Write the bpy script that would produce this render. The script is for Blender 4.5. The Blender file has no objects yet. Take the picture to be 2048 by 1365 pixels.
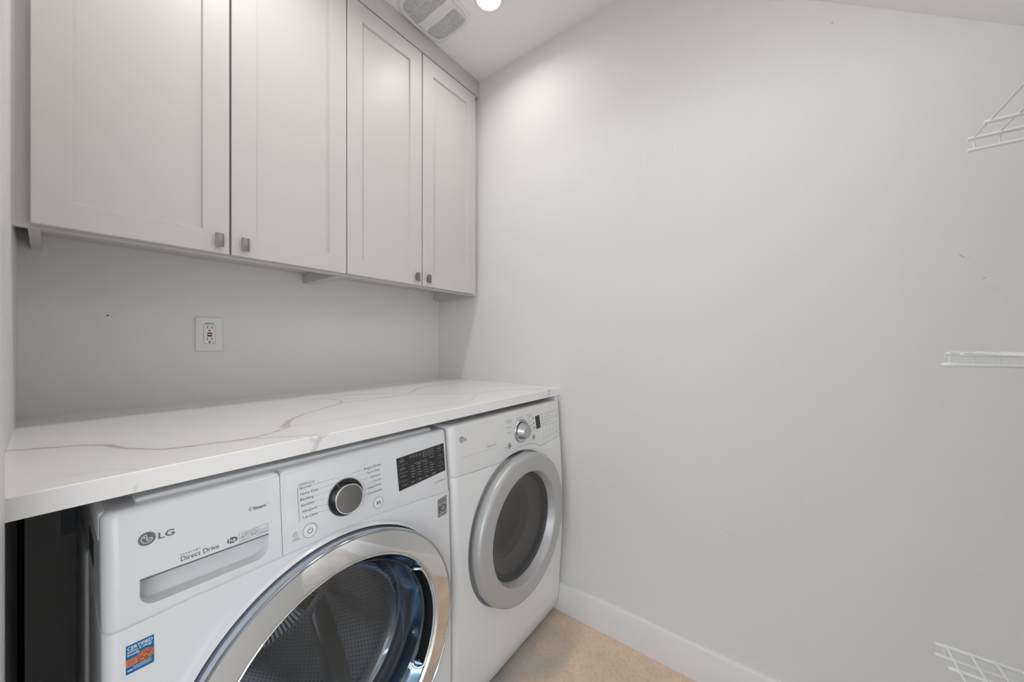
import bpy, bmesh, math, random
from mathutils import Vector, Matrix
random.seed(7)
S = bpy.context.scene
COL = S.collection
EYE = 1.213                      # camera height above the floor; z values below are given relative to it
PI = math.pi

# ------------------------------------------------------------------ camera
cam_d = bpy.data.cameras.new('camera')
cam = bpy.data.objects.new('camera', cam_d)
COL.objects.link(cam)
cam.location = (0, 0, EYE)
cam.rotation_euler = (PI/2, 0, math.radians(37.147 - 90))
cam_d.sensor_width = 36
cam_d.lens = 707.5/2048*36
cam_d.shift_y = 5.5/2048
cam_d.clip_start = 0.005
S.camera = cam

# ------------------------------------------------------------------ colour management, world, lights
S.view_settings.view_transform = 'Standard'
S.view_settings.look = 'None'
S.view_settings.exposure = 0.09
S.view_settings.gamma = 1.0
S.view_settings.use_curve_mapping = False
wd = bpy.data.worlds.new('world')
S.world = wd
wd.use_nodes = True
bgn = wd.node_tree.nodes['Background']
bgn.inputs[0].default_value = (0.92, 0.955, 1.0, 1)
bgn.inputs[1].default_value = 2.8


def area(name, loc, rot, energy, color, shape='DISK', size=0.1, size_y=None, spread=PI):
    l = bpy.data.lights.new(name, 'AREA')
    l.energy = energy
    l.color = color
    l.shape = shape
    l.size = size
    if size_y:
        l.size_y = size_y
    l.spread = spread
    o = bpy.data.objects.new(name, l)
    o.location = loc
    o.rotation_euler = rot
    COL.objects.link(o)
    return o


WARM = (1.0, 0.965, 0.915)
area('downlight_right', (1.104, 0.957, EYE+1.410), (0, 0, 0), 1.6, WARM, size=0.085, spread=math.radians(158))
area('downlight_left', (0.33, 0.957, EYE+1.410), (0, 0, 0), 3.5, WARM, size=0.085, spread=math.radians(158))
# an unseen fill globe added over the aisle, and the daylight of the window at the far end of the hall
# (the glowing globe is built with the ceiling fittings below; its strength is FILL_GLOBE)
FILL_GLOBE = 10.5
area('hall_window_daylight', (-3.9, -0.4, EYE+0.50), (0, -PI/2, 0), 42, (0.80, 0.89, 1.0),
     shape='RECTANGLE', size=0.42, size_y=4.6)

# ------------------------------------------------------------------ materials


def pmat(name, color, rough=0.5, metal=0.0, spec=0.5, bump=None, coat=0.0, mottle=None):
    m = bpy.data.materials.new(name)
    m.use_nodes = True
    nt = m.node_tree
    b = nt.nodes['Principled BSDF']
    b.inputs['Base Color'].default_value = (*color, 1)
    b.inputs['Roughness'].default_value = rough
    b.inputs['Metallic'].default_value = metal
    b.inputs['Specular IOR Level'].default_value = spec
    b.inputs['Coat Weight'].default_value = coat
    if bump or mottle:
        tc = nt.nodes.new('ShaderNodeTexCoord')
    if bump:
        sc, st, dist = bump
        n = nt.nodes.new('ShaderNodeTexNoise')
        n.inputs['Scale'].default_value = sc
        n.inputs['Detail'].default_value = 3
        bp = nt.nodes.new('ShaderNodeBump')
        bp.inputs['Strength'].default_value = st
        bp.inputs['Distance'].default_value = dist
        nt.links.new(tc.outputs['Object'], n.inputs['Vector'])
        nt.links.new(n.outputs['Fac'], bp.inputs['Height'])
        nt.links.new(bp.outputs['Normal'], b.inputs['Normal'])
    if mottle:
        sc, c2, lo, hi = mottle
        n = nt.nodes.new('ShaderNodeTexNoise')
        n.inputs['Scale'].default_value = sc
        n.inputs['Detail'].default_value = 6
        n.inputs['Roughness'].default_value = 0.6
        r = nt.nodes.new('ShaderNodeMapRange')
        r.inputs['From Min'].default_value = lo
        r.inputs['From Max'].default_value = hi
        mx = nt.nodes.new('ShaderNodeMix')
        mx.data_type = 'RGBA'
        mx.inputs['A'].default_value = (*color, 1)
        mx.inputs['B'].default_value = (*c2, 1)
        nt.links.new(tc.outputs['Object'], n.inputs['Vector'])
        nt.links.new(n.outputs['Fac'], r.inputs['Value'])
        nt.links.new(r.outputs['Result'], mx.inputs['Factor'])
        nt.links.new(mx.outputs['Result'], b.inputs['Base Color'])
    return m


def emat(name, color, strength):
    m = bpy.data.materials.new(name)
    m.use_nodes = True
    nt = m.node_tree
    nt.nodes.remove(nt.nodes['Principled BSDF'])
    e = nt.nodes.new('ShaderNodeEmission')
    e.inputs[0].default_value = (*color, 1)
    e.inputs[1].default_value = strength
    nt.links.new(e.outputs[0], nt.nodes['Material Output'].inputs[0])
    return m


def glassmat(name, tint, refl_tint=(1, 1, 1), rough=0.02, ior=1.5, extra=0.0):
    """Thin clear pane: Fresnel mirror over a tinted transparent layer."""
    m = bpy.data.materials.new(name)
    m.use_nodes = True
    nt = m.node_tree
    nt.nodes.remove(nt.nodes['Principled BSDF'])
    t = nt.nodes.new('ShaderNodeBsdfTransparent')
    t.inputs[0].default_value = (*tint, 1)
    g = nt.nodes.new('ShaderNodeBsdfGlossy')
    g.inputs['Color'].default_value = (*refl_tint, 1)
    g.inputs['Roughness'].default_value = rough
    lw = nt.nodes.new('ShaderNodeLayerWeight')
    lw.inputs[0].default_value = 0.5
    f = nt.nodes.new('ShaderNodeMath')
    f.operation = 'POWER'
    f.inputs[1].default_value = 4.0
    nt.links.new(lw.outputs['Facing'], f.inputs[0])
    a = nt.nodes.new('ShaderNodeMath')
    a.operation = 'MULTIPLY_ADD'
    a.use_clamp = True
    f0 = ((ior-1)/(ior+1))**2+extra
    a.inputs[1].default_value = 1-f0
    a.inputs[2].default_value = f0
    x = nt.nodes.new('ShaderNodeMixShader')
    nt.links.new(f.outputs[0], a.inputs[0])
    nt.links.new(a.outputs[0], x.inputs[0])
    nt.links.new(t.outputs[0], x.inputs[1])
    nt.links.new(g.outputs[0], x.inputs[2])
    nt.links.new(x.outputs[0], nt.nodes['Material Output'].inputs[0])
    return m


def wallmat(name, color, spots, axis, bump=(230, 0.35, 0.0015)):
    """Painted drywall with an orange-peel bump; spots are touch-up patches and scuffs (u, z, radius u, radius z, angle, colour, amount)."""
    m = pmat(name, color, 0.62, spec=0.3, bump=bump)
    if not spots:
        return m
    nt = m.node_tree
    L = nt.links.new
    b = nt.nodes['Principled BSDF']
    tc = nt.nodes.new('ShaderNodeTexCoord')
    nz = nt.nodes.new('ShaderNodeTexNoise')
    nz.inputs['Scale'].default_value = 90
    L(tc.outputs['Object'], nz.inputs['Vector'])
    sp = nt.nodes.new('ShaderNodeSeparateXYZ')
    L(tc.outputs['Object'], sp.inputs[0])
    cur = None
    for (u, z, ru, rz, ang, c, amt) in spots:
        cb = nt.nodes.new('ShaderNodeCombineXYZ')
        L(sp.outputs[axis], cb.inputs[0])
        L(sp.outputs['Z'], cb.inputs[1])
        mp = nt.nodes.new('ShaderNodeMapping')
        mp.vector_type = 'TEXTURE'
        mp.inputs['Location'].default_value = (u, z+EYE, 0)
        mp.inputs['Rotation'].default_value = (0, 0, ang)
        mp.inputs['Scale'].default_value = (ru, rz, 1)
        L(cb.outputs[0], mp.inputs[0])
        ln = nt.nodes.new('ShaderNodeVectorMath')
        ln.operation = 'LENGTH'
        L(mp.outputs[0], ln.inputs[0])
        ad = nt.nodes.new('ShaderNodeMath')
        ad.operation = 'ADD'
        L(ln.outputs['Value'], ad.inputs[0])
        L(nz.outputs['Fac'], ad.inputs[1])
        mr = nt.nodes.new('ShaderNodeMapRange')
        mr.inputs['From Min'].default_value = 1.6
        mr.inputs['From Max'].default_value = 1.1
        mr.inputs['To Min'].default_value = 0
        mr.inputs['To Max'].default_value = amt
        L(ad.outputs[0], mr.inputs['Value'])
        mx = nt.nodes.new('ShaderNodeMix')
        mx.data_type = 'RGBA'
        if cur is None:
            mx.inputs['A'].default_value = (*color, 1)
        else:
            L(cur, mx.inputs['A'])
        mx.inputs['B'].default_value = (*c, 1)
        L(mr.outputs['Result'], mx.inputs['Factor'])
        cur = mx.outputs['Result']
    L(cur, b.inputs['Base Color'])
    return m


def floormat():
    """Concrete: grey slab with a large irregular tan stain, fine mottling and a sawn joint."""
    m = pmat('grey_tan_concrete', (0.5, 0.5, 0.5), 0.42, bump=(120, 0.1, 0.001))
    nt = m.node_tree
    L = nt.links.new
    tc = nt.nodes.new('ShaderNodeTexCoord')

    def noise(sc, det=5):
        n = nt.nodes.new('ShaderNodeTexNoise')
        n.inputs['Scale'].default_value = sc
        n.inputs['Detail'].default_value = det
        L(tc.outputs['Object'], n.inputs['Vector'])
        return n.outputs['Fac']

    def mix(f, a, b):
        x = nt.nodes.new('ShaderNodeMix')
        x.data_type = 'RGBA'
        for k, v in (('A', a), ('B', b)):
            if isinstance(v, tuple):
                x.inputs[k].default_value = (*v, 1)
            else:
                L(v, x.inputs[k])
        L(f, x.inputs['Factor'])
        return x.outputs['Result']

    def rng(v, a, b):
        r = nt.nodes.new('ShaderNodeMapRange')
        r.inputs['From Min'].default_value = a
        r.inputs['From Max'].default_value = b
        L(v, r.inputs['Value'])
        return r.outputs['Result']
    mp = nt.nodes.new('ShaderNodeMapping')
    mp.vector_type = 'TEXTURE'
    mp.inputs['Location'].default_value = (1.35, 0.30, 0)
    mp.inputs['Scale'].default_value = (0.62, 0.52, 1)
    L(tc.outputs['Object'], mp.inputs[0])
    ln = nt.nodes.new('ShaderNodeVectorMath')
    ln.operation = 'LENGTH'
    L(mp.outputs[0], ln.inputs[0])
    ad = nt.nodes.new('ShaderNodeMath')
    ad.operation = 'MULTIPLY_ADD'
    ad.inputs[1].default_value = 1.1
    L(noise(4.0), ad.inputs[0])
    L(ln.outputs['Value'], ad.inputs[2])
    patch = rng(ad.outputs[0], 1.75, 1.30)  # tan inside a noise-edged ellipse, grey outside
    tan = mix(rng(noise(9), 0.35, 0.68), (0.80, 0.61, 0.46), (0.66, 0.52, 0.40))
    grey = mix(rng(noise(6), 0.35, 0.65), (0.40, 0.385, 0.36), (0.52, 0.48, 0.44))
    col = mix(patch, grey, tan)
    out = mix(rng(noise(70, 3), 0.50, 1.15), col, (0.34, 0.28, 0.22))
    L(out, nt.nodes['Principled BSDF'].inputs['Base Color'])
    return m


WALLC = (0.76, 0.752, 0.738)
LIGHT = (0.80, 0.80, 0.81)
DARK = (0.35, 0.34, 0.33)
M = {}
M['wall'] = wallmat('wall_paint', WALLC, [], 'X')
M['wall_back'] = wallmat('wall_paint_back', WALLC, [], 'X', bump=(260, 0.25, 0.0012))
M['wall_right'] = wallmat('wall_paint_right', WALLC, [
    (0.314, 0.73, 0.006, 0.030, 0, LIGHT, 0.5), (0.425, 0.73, 0.009, 0.022, -0.5, LIGHT, 0.5),
    (0.565, 0.688, 0.012, 0.030, 0, LIGHT, 0.35),
    (-0.42, 0.156, 0.014, 0.012, 0, LIGHT, 0.3), (-0.425, 0.118, 0.016, 0.010, 0, LIGHT, 0.25),
    (-0.373, 0.226, 0.010, 0.0012, 0.8, DARK, 0.6), (-0.385, 0.221, 0.006, 0.0009, -0.35, DARK, 0.4),
    (-0.409, 0.165, 0.004, 0.0014, -0.4, DARK, 0.55),
    (-0.125, 0.963, 0.003, 0.0045, 0.4, DARK, 0.6),
    (0.14, -0.655, 0.030, 0.0012, 0.35, DARK, 0.22), (-0.06, -0.50, 0.022, 0.001, 0.9, DARK, 0.22),
], 'Y')
M['ceiling'] = wallmat('ceiling_paint', (0.88, 0.87, 0.86), [], 'X', bump=(300, 0.15, 0.001))
M['trim'] = pmat('trim_paint', (0.78, 0.78, 0.78), 0.35)
M['cab'] = pmat('cabinet_paint', (0.605, 0.58, 0.56), 0.42, spec=0.38)
M['cabin'] = pmat('cabinet_underside', (0.50, 0.47, 0.44), 0.5)
M['nickel'] = pmat('satin_nickel', (0.25, 0.245, 0.235), 0.38, metal=1)
M['floor'] = floormat()
M['hallwall'] = pmat('hall_paint', (0.8, 0.79, 0.77), 0.6)
M['white'] = pmat('white_enamel', (0.71, 0.72, 0.74), 0.22, coat=0.3)
M['white2'] = pmat('white_enamel_dryer', (0.76, 0.76, 0.76), 0.28, coat=0.2)
M['plastic'] = pmat('white_plastic', (0.74, 0.75, 0.77), 0.2, coat=0.3)
M['sheet'] = pmat('white_sheet_metal', (0.74, 0.75, 0.76), 0.3)
M['chrome'] = pmat('chrome', (0.78, 0.78, 0.77), 0.035, metal=1)
M['chromeb'] = pmat('chrome_rim', (0.50, 0.55, 0.61), 0.12, metal=1)
M['bluechrome'] = pmat('blue_smoked_chrome', (0.16, 0.24, 0.32), 0.12, metal=1)
M['mirror'] = pmat('dark_mirror', (0.19, 0.185, 0.175), 0.06, metal=1)
M['silver'] = pmat('silver_paint', (0.48, 0.48, 0.485), 0.38, metal=0.45)
M['silverd'] = pmat('silver_dial', (0.50, 0.50, 0.51), 0.25, metal=0.9)
M['black'] = pmat('gloss_black', (0.006, 0.006, 0.007), 0.12)
M['mblack'] = pmat('matt_black', (0.012, 0.012, 0.013), 0.6)
M['display'] = pmat('smoked_display', (0.022, 0.022, 0.024), 0.16)
M['ink'] = pmat('grey_print', (0.10, 0.10, 0.11), 0.5)
M['inkl'] = pmat('light_grey_print', (0.30, 0.30, 0.31), 0.5)
M['inkm'] = pmat('metallic_print', (0.16, 0.16, 0.165), 0.3, metal=0.4)
M['inkw'] = pmat('white_print', (0.42, 0.42, 0.42), 0.5)
M['inkd'] = pmat('dim_segment_print', (0.12, 0.12, 0.125), 0.5)
M['seam'] = pmat('dark_gap', (0.03, 0.03, 0.035), 0.8)
M['rubber'] = pmat('grey_rubber', (0.05, 0.05, 0.055), 0.5)
M['stblue'] = pmat('sticker_blue', (0.0, 0.12, 0.32), 0.35)
M['storange'] = pmat('sticker_orange', (0.72, 0.19, 0.05), 0.35)
M['stbrown'] = pmat('sticker_brown', (0.20, 0.11, 0.10), 0.4)
M['stwhite'] = pmat('sticker_white', (0.75, 0.82, 0.88), 0.4)
M['stgrey'] = pmat('sticker_grey', (0.36, 0.36, 0.34), 0.35, metal=0.3)
M['label'] = pmat('dark_teal_label', (0.03, 0.055, 0.07), 0.4)
M['red'] = pmat('red_button', (0.38, 0.005, 0.01), 0.35)
M['outlet'] = pmat('outlet_white', (0.78, 0.78, 0.78), 0.3)
M['wire'] = pmat('white_vinyl_wire', (0.80, 0.81, 0.82), 0.3)
M['vent'] = pmat('vent_plastic', (0.78, 0.78, 0.76), 0.4)
M['ventdark'] = pmat('vent_dark', (0.10, 0.10, 0.10), 0.7)
M['lens'] = emat('lamp_lens', (1.0, 0.97, 0.93), 14)
M['glass'] = glassmat('clear_door_bowl', (0.80, 0.86, 0.92), (0.85, 0.93, 1.0), 0.02, 1.55, 0.05)
M['dglass'] = glassmat('smoked_dryer_window', (0.30, 0.285, 0.27), (1, 1, 1), 0.08, 1.5, 0.03)
M['drum2'] = pmat('dryer_drum', (0.30, 0.27, 0.24), 0.4, metal=0.4)
M['box'] = pmat('grey_utility_plastic', (0.42, 0.46, 0.50), 0.45)
M['line'] = pmat('black_line', (0.004, 0.004, 0.004), 0.5)


def holemat(name, base, pitch, rad):
    m = pmat(name, base, 0.22, metal=1)
    nt = m.node_tree
    L = nt.links.new
    b = nt.nodes['Principled BSDF']
    uv = nt.nodes.new('ShaderNodeUVMap')
    outs = []
    for off in ((0, 0), (0.5, 0.5)):
        mp = nt.nodes.new('ShaderNodeMapping')
        mp.inputs['Scale'].default_value = (1/pitch, 1/(pitch*1.7), 1)
        mp.inputs['Location'].default_value = (off[0], off[1], 0)
        L(uv.outputs[0], mp.inputs[0])
        fr = nt.nodes.new('ShaderNodeVectorMath')
        fr.operation = 'FRACTION'
        L(mp.outputs[0], fr.inputs[0])
        sb = nt.nodes.new('ShaderNodeVectorMath')
        sb.operation = 'SUBTRACT'
        sb.inputs[1].default_value = (0.5, 0.5, 0)
        L(fr.outputs[0], sb.inputs[0])
        ml = nt.nodes.new('ShaderNodeVectorMath')
        ml.operation = 'MULTIPLY'
        ml.inputs[1].default_value = (pitch, pitch*1.7, 0)
        L(sb.outputs[0], ml.inputs[0])
        ln = nt.nodes.new('ShaderNodeVectorMath')
        ln.operation = 'LENGTH'
        L(ml.outputs[0], ln.inputs[0])
        lt = nt.nodes.new('ShaderNodeMath')
        lt.operation = 'LESS_THAN'
        lt.inputs[1].default_value = rad
        L(ln.outputs['Value'], lt.inputs[0])
        outs.append(lt.outputs[0])
    mxm = nt.nodes.new('ShaderNodeMath')
    mxm.operation = 'MAXIMUM'
    L(outs[0], mxm.inputs[0])
    L(outs[1], mxm.inputs[1])
    mx = nt.nodes.new('ShaderNodeMix')
    mx.data_type = 'RGBA'
    mx.inputs['A'].default_value = (*base, 1)
    mx.inputs['B'].default_value = (0.004, 0.004, 0.005, 1)
    L(mxm.outputs[0], mx.inputs['Factor'])
    L(mx.outputs['Result'], b.inputs['Base Color'])
    return m


M['steel'] = pmat('polished_steel', (0.50, 0.51, 0.53), 0.34, metal=1)
M['drum'] = holemat('perforated_steel', (0.52, 0.53, 0.55), 0.0125, 0.0028)

# ------------------------------------------------------------------ mesh helpers


def finish(name, bm, mat, parent=None, smooth=None, loc=None):
    bmesh.ops.recalc_face_normals(bm, faces=bm.faces[:])
    me = bpy.data.meshes.new(name)
    bm.to_mesh(me)
    bm.free()
    if mat is not None:
        for mm in (mat if isinstance(mat, (list, tuple)) else [mat]):
            me.materials.append(mm)
    if smooth is not None:
        for p in me.polygons:
            p.use_smooth = True
        me.set_sharp_from_angle(angle=math.radians(smooth))
    o = bpy.data.objects.new(name, me)
    COL.objects.link(o)
    if parent is not None:
        o.parent = parent
        o.matrix_parent_inverse = Matrix.Translation(-wloc(parent))
    return o


def wloc(o):
    v = Vector(o.location)
    return v


def thing(name, label, cat, loc, group=None):
    o = bpy.data.objects.new(name, None)
    o.empty_display_size = 0.1
    o.location = (loc[0], loc[1], loc[2]+EYE)
    COL.objects.link(o)
    o['label'] = label
    o['category'] = cat
    if group:
        o['group'] = group
    return o


def tag(o, label, cat, group=None):
    o['label'] = label
    o['category'] = cat
    if group:
        o['group'] = group
    return o


def struct(o):
    o['kind'] = 'structure'
    return o


def addbox(bm, x0, x1, y0, y1, z0, z1, bev=0, seg=2):
    z0 += EYE
    z1 += EYE
    vs = [bm.verts.new((x, y, z)) for x in (x0, x1) for y in (y0, y1) for z in (z0, z1)]
    fs = [(0, 1, 3, 2), (4, 6, 7, 5), (0, 4, 5, 1), (2, 3, 7, 6), (0, 2, 6, 4), (1, 5, 7, 3)]
    fa = [bm.faces.new([vs[i] for i in f]) for f in fs]
    if bev:
        ed = list({e for f in fa for e in f.edges})
        bmesh.ops.bevel(bm, geom=ed, offset=bev, segments=seg, affect='EDGES', profile=0.5)


def box(name, x0, x1, y0, y1, z0, z1, mat, parent=None, bev=0, seg=2):
    bm = bmesh.new()
    addbox(bm, x0, x1, y0, y1, z0, z1, bev, seg)
    return finish(name, bm, mat, parent, 35 if bev else None)


def addlathe(bm, cx, cz, prof, seg=96, a0=0, a1=2*PI, uvl=None):
    """Revolve (r, y) pairs about the horizontal axis through (cx, cz)."""
    full = abs(a1-a0-2*PI) < 1e-6
    n = seg if full else seg+1
    rings = []
    for r, y in prof:
        if r < 1e-6:
            rings.append([bm.verts.new((cx, y, cz+EYE))])
        else:
            rings.append([bm.verts.new((cx+r*math.cos(a0+(a1-a0)*i/seg), y, cz+EYE+r*math.sin(a0+(a1-a0)*i/seg))) for i in range(n)])
    d = 0
    for k in range(len(prof)-1):
        A, B = rings[k], rings[k+1]
        dd = math.hypot(prof[k+1][0]-prof[k][0], prof[k+1][1]-prof[k][1])
        rm = max(prof[k][0], prof[k+1][0], 0.001)
        for i in range(seg):
            j = (i+1) % n
            if len(A) == 1 and len(B) == 1:
                continue
            if len(A) == 1:
                f = bm.faces.new((A[0], B[i], B[j]))
            elif len(B) == 1:
                f = bm.faces.new((A[i], A[j], B[0]))
            else:
                f = bm.faces.new((A[i], A[j], B[j], B[i]))
            if uvl is not None:
                for lp in f.loops:
                    v = lp.vert
                    planar = abs(prof[k+1][1]-prof[k][1]) < 1e-4
                    if planar:
                        lp[uvl].uv = (v.co.x, v.co.z)
                    else:
                        ang = (i if (v in (A[i] if len(A) > 1 else A[0], B[i] if len(B) > 1 else B[0])) else i+1)
                        lp[uvl].uv = (ang/seg*2*PI*rm, v.co.y)
        d += dd


def lathe(name, cx, cz, prof, mat, parent=None, seg=96, smooth=30, a0=0, a1=2*PI, uv=False):
    bm = bmesh.new()
    uvl = bm.loops.layers.uv.new('UVMap') if uv else None
    addlathe(bm, cx, cz, prof, seg, a0, a1, uvl)
    return finish(name, bm, mat, parent, smooth)


def addtube(bm, pts, r, n=10, z=True):
    P = [Vector((p[0], p[1], p[2]+(EYE if z else 0))) for p in pts]
    rings = []
    up = None
    for i, p in enumerate(P):
        d = (P[min(i+1, len(P)-1)]-P[max(i-1, 0)]).normalized()
        if up is None:
            up = Vector((0, 0, 1)) if abs(d.z) < 0.9 else Vector((1, 0, 0))
        a = d.cross(up).normalized()
        b = a.cross(d).normalized()
        up = b
        rings.append([bm.verts.new(p+a*r*math.cos(2*PI*k/n)+b*r*math.sin(2*PI*k/n)) for k in range(n)])
    for i in range(len(rings)-1):
        for k in range(n):
            bm.faces.new((rings[i][k], rings[i][(k+1) % n], rings[i+1][(k+1) % n], rings[i+1][k]))
    bm.faces.new(rings[0])
    bm.faces.new(rings[-1])


def tube(name, pts, r, mat, parent=None, n=10):
    bm = bmesh.new()
    addtube(bm, pts, r, n)
    return finish(name, bm, mat, parent, 50)


def addprism(bm, pts, f0, f1):
    """Closed loop of (u, v) carried to 3-D by f0 (front) and f1 (back)."""
    a = [bm.verts.new(f0(*p)) for p in pts]
    b = [bm.verts.new(f1(*p)) for p in pts]
    bm.faces.new(a)
    bm.faces.new(b[::-1])
    n = len(pts)
    for i in range(n):
        bm.faces.new((a[i], b[i], b[(i+1) % n], a[(i+1) % n]))


def circle(cx, cz, r, n=48, rz=None, a0=0, a1=2*PI, close=False):
    rz = rz or r
    m = n if abs(a1-a0-2*PI) < 1e-6 else n+1
    return [(cx+r*math.cos(a0+(a1-a0)*i/n), cz+rz*math.sin(a0+(a1-a0)*i/n)) for i in range(m)]


def thick(pts, w, closed=False):
    """Outline of a polyline of width w (open strip) as a list of quads."""
    out = []
    P = [Vector(p) for p in pts]
    if closed:
        P.append(P[0])
    for a, b in zip(P, P[1:]):
        d = (b-a).normalized()
        q = Vector((-d.y, d.x))*w/2
        e = d*w*0.25
        out.append([tuple(a-e+q), tuple(a-e-q), tuple(b+e-q), tuple(b+e+q)])
    return out


class Face:
    """A front face of an appliance: (x, z) on the face -> a point in space; off is the distance in front of it."""

    def __init__(s, yfun):
        s.y = yfun

    def at(s, off):
        return lambda x, z: (x, s.y(z)-off, z+EYE)


def decal(name, F, polys, mat, parent, off=0.0004, th=0.0005):
    bm = bmesh.new()
    for p in polys:
        addprism(bm, p, F.at(off), F.at(off-th))
    return finish(name, bm, mat, parent)


def text_polys(s, x, z, width=None, size=0.01, align='L', bold=0.0, spacing=1.0, height=None):
    """Lettering as (verts, faces) in (x, z), baseline at z."""
    c = bpy.data.curves.new('lettering', 'FONT')
    c.body = s
    c.size = size
    c.resolution_u = 3
    c.offset = min(bold, 0.02)*size
    c.space_character = spacing
    o = bpy.data.objects.new('lettering_tmp', c)
    COL.objects.link(o)
    dg = bpy.context.evaluated_depsgraph_get()
    me = bpy.data.meshes.new_from_object(o.evaluated_get(dg))
    vs = [(v.co.x, v.co.y) for v in me.vertices]
    fs = [tuple(p.vertices) for p in me.polygons]
    bpy.data.objects.remove(o)
    bpy.data.curves.remove(c)
    bpy.data.meshes.remove(me)
    x0 = min(v[0] for v in vs)
    x1 = max(v[0] for v in vs)
    y1 = max(v[1] for v in vs)
    kx = (width/(x1-x0)) if width else 1
    ky = (height/y1) if height else (kx if width else 1)
    off = {'L': 0, 'C': -(x1-x0)*kx/2, 'R': -(x1-x0)*kx}[align]
    return [((v[0]-x0)*kx+x+off, v[1]*ky+z) for v in vs], fs


def addtext(bm, F, args, off=0.0004, shear=0.0):
    vs, fs = text_polys(**args)
    f = F.at(off)
    x0 = args['x']
    V = [bm.verts.new(f(v[0], v[1]+(v[0]-x0)*shear)) for v in vs]
    for q in fs:
        try:
            bm.faces.new([V[i] for i in q])
        except ValueError:
            pass


def lettering(name, F, items, mat, parent, off=0.0004, polys=()):
    bm = bmesh.new()
    for a in items:
        addtext(bm, F, a, off)
    for p in polys:
        f = F.at(off)
        bm.faces.new([bm.verts.new(f(*q)) for q in p])
    return finish(name, bm, mat, parent)


def T(s, x, z, width=None, size=0.008, align='L', bold=0.0, spacing=1.0, height=None):
    return dict(s=s, x=x, z=z, width=width, size=size, align=align, bold=bold, spacing=spacing, height=height)


def loft(name, x0, x1, yb, levels, rl, rr, mat, parent, m=28, na=7):
    """Rounded cabinet body. levels: (z or f(x), front y, inset)."""
    bm = bmesh.new()
    rings = []
    for zz, yf, ins in levels:
        zq = zz if callable(zz) else (lambda x, zz=zz: zz)
        yq = yf if callable(yf) else (lambda z, yf=yf: yf)
        a, b, f = x0+ins, x1-ins, 0.0
        r1, r2 = max(rl-ins, 0.0008), max(rr-ins, 0.0008)
        pts = [(a, yb)]
        for k in range(na+1):
            t = PI+(PI/2)*k/na
            pts.append((a+r1+r1*math.cos(t), f+r1+r1*math.sin(t)))
        for k in range(1, m):
            u = k/m
            pts.append((a+r1+(b-r2-a-r1)*u, f))
        for k in range(na+1):
            t = 1.5*PI+(PI/2)*k/na
            pts.append((b-r2+r2*math.cos(t), f+r2+r2*math.sin(t)))
        pts.append((b, yb))
        rings.append([bm.verts.new((p[0], yb if i in (0, len(pts)-1) else p[1]+ins+yq(zq(p[0])), zq(p[0])+EYE)) for i, p in enumerate(pts)])
    n = len(rings[0])
    for A, B in zip(rings, rings[1:]):
        for i in range(n):
            bm.faces.new((A[i], A[(i+1) % n], B[(i+1) % n], B[i]))
    bm.faces.new(rings[0])
    bm.faces.new(rings[-1])
    return finish(name, bm, mat, parent, 40)


def cut(o, bm_cut, op='DIFFERENCE'):
    """Boolean applied through the evaluated mesh."""
    bmesh.ops.recalc_face_normals(bm_cut, faces=bm_cut.faces[:])
    me = bpy.data.meshes.new('cutter')
    bm_cut.to_mesh(me)
    bm_cut.free()
    c = bpy.data.objects.new('cutter', me)
    COL.objects.link(c)
    c.parent = None
    par = o.parent
    md = o.modifiers.new('cut', 'BOOLEAN')
    md.operation = op
    md.solver = 'EXACT'
    md.object = c
    bpy.context.view_layer.update()
    dg = bpy.context.evaluated_depsgraph_get()
    new = bpy.data.meshes.new_from_object(o.evaluated_get(dg))
    o.modifiers.clear()
    old = o.data
    o.data = new
    new.name = old.name
    bpy.data.meshes.remove(old)
    bpy.data.objects.remove(c)
    bpy.data.meshes.remove(me)
    for p in o.data.polygons:
        p.use_smooth = True
    o.data.set_sharp_from_angle(angle=math.radians(40))


def interp(tab, x):
    if x <= tab[0][0]:
        return tab[0][1]
    for (a, va), (b, vb) in zip(tab, tab[1:]):
        if x <= b:
            t = (x-a)/(b-a)
            t = t*t*(3-2*t)
            return va+(vb-va)*t
    return tab[-1][1]


# ------------------------------------------------------------------ room shell
W, YB, XL, CEIL, FL = 1.425, 1.633, -0.044, 1.424, -EYE
YE = -1.35


def slope_z(y):
    return CEIL-0.75*(0.41-y)


struct(box('floor', -5.2, 1.60, -3.2, 3.2, FL-0.12, FL, M['floor']))
bm = bmesh.new()
addbox(bm, -0.16, W, 0.41, YB, CEIL, CEIL+0.12)
struct(finish('ceiling', bm, M['ceiling']))
bm = bmesh.new()
addprism(bm, [(0.41, CEIL), (YE, slope_z(YE)), (YE, slope_z(YE)+0.15), (0.41, CEIL+0.15)],
         lambda y, z: (-0.16, y, z+EYE), lambda y, z: (W, y, z+EYE))
struct(finish('ceiling', bm, M['ceiling']))
struct(box('ceiling', -5.2, -0.16, -3.2, 3.2, CEIL, CEIL+0.12, M['ceiling']))
struct(box('wall_right', W, W+0.12, -2.4, YB+0.12, FL, CEIL, M['wall_right']))
struct(box('wall_back', -0.16, W, YB, YB+0.12, FL, CEIL, M['wall_back']))
struct(box('wall_left', -0.16, XL, 0.80, YB, FL, CEIL, M['wall']))
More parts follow.
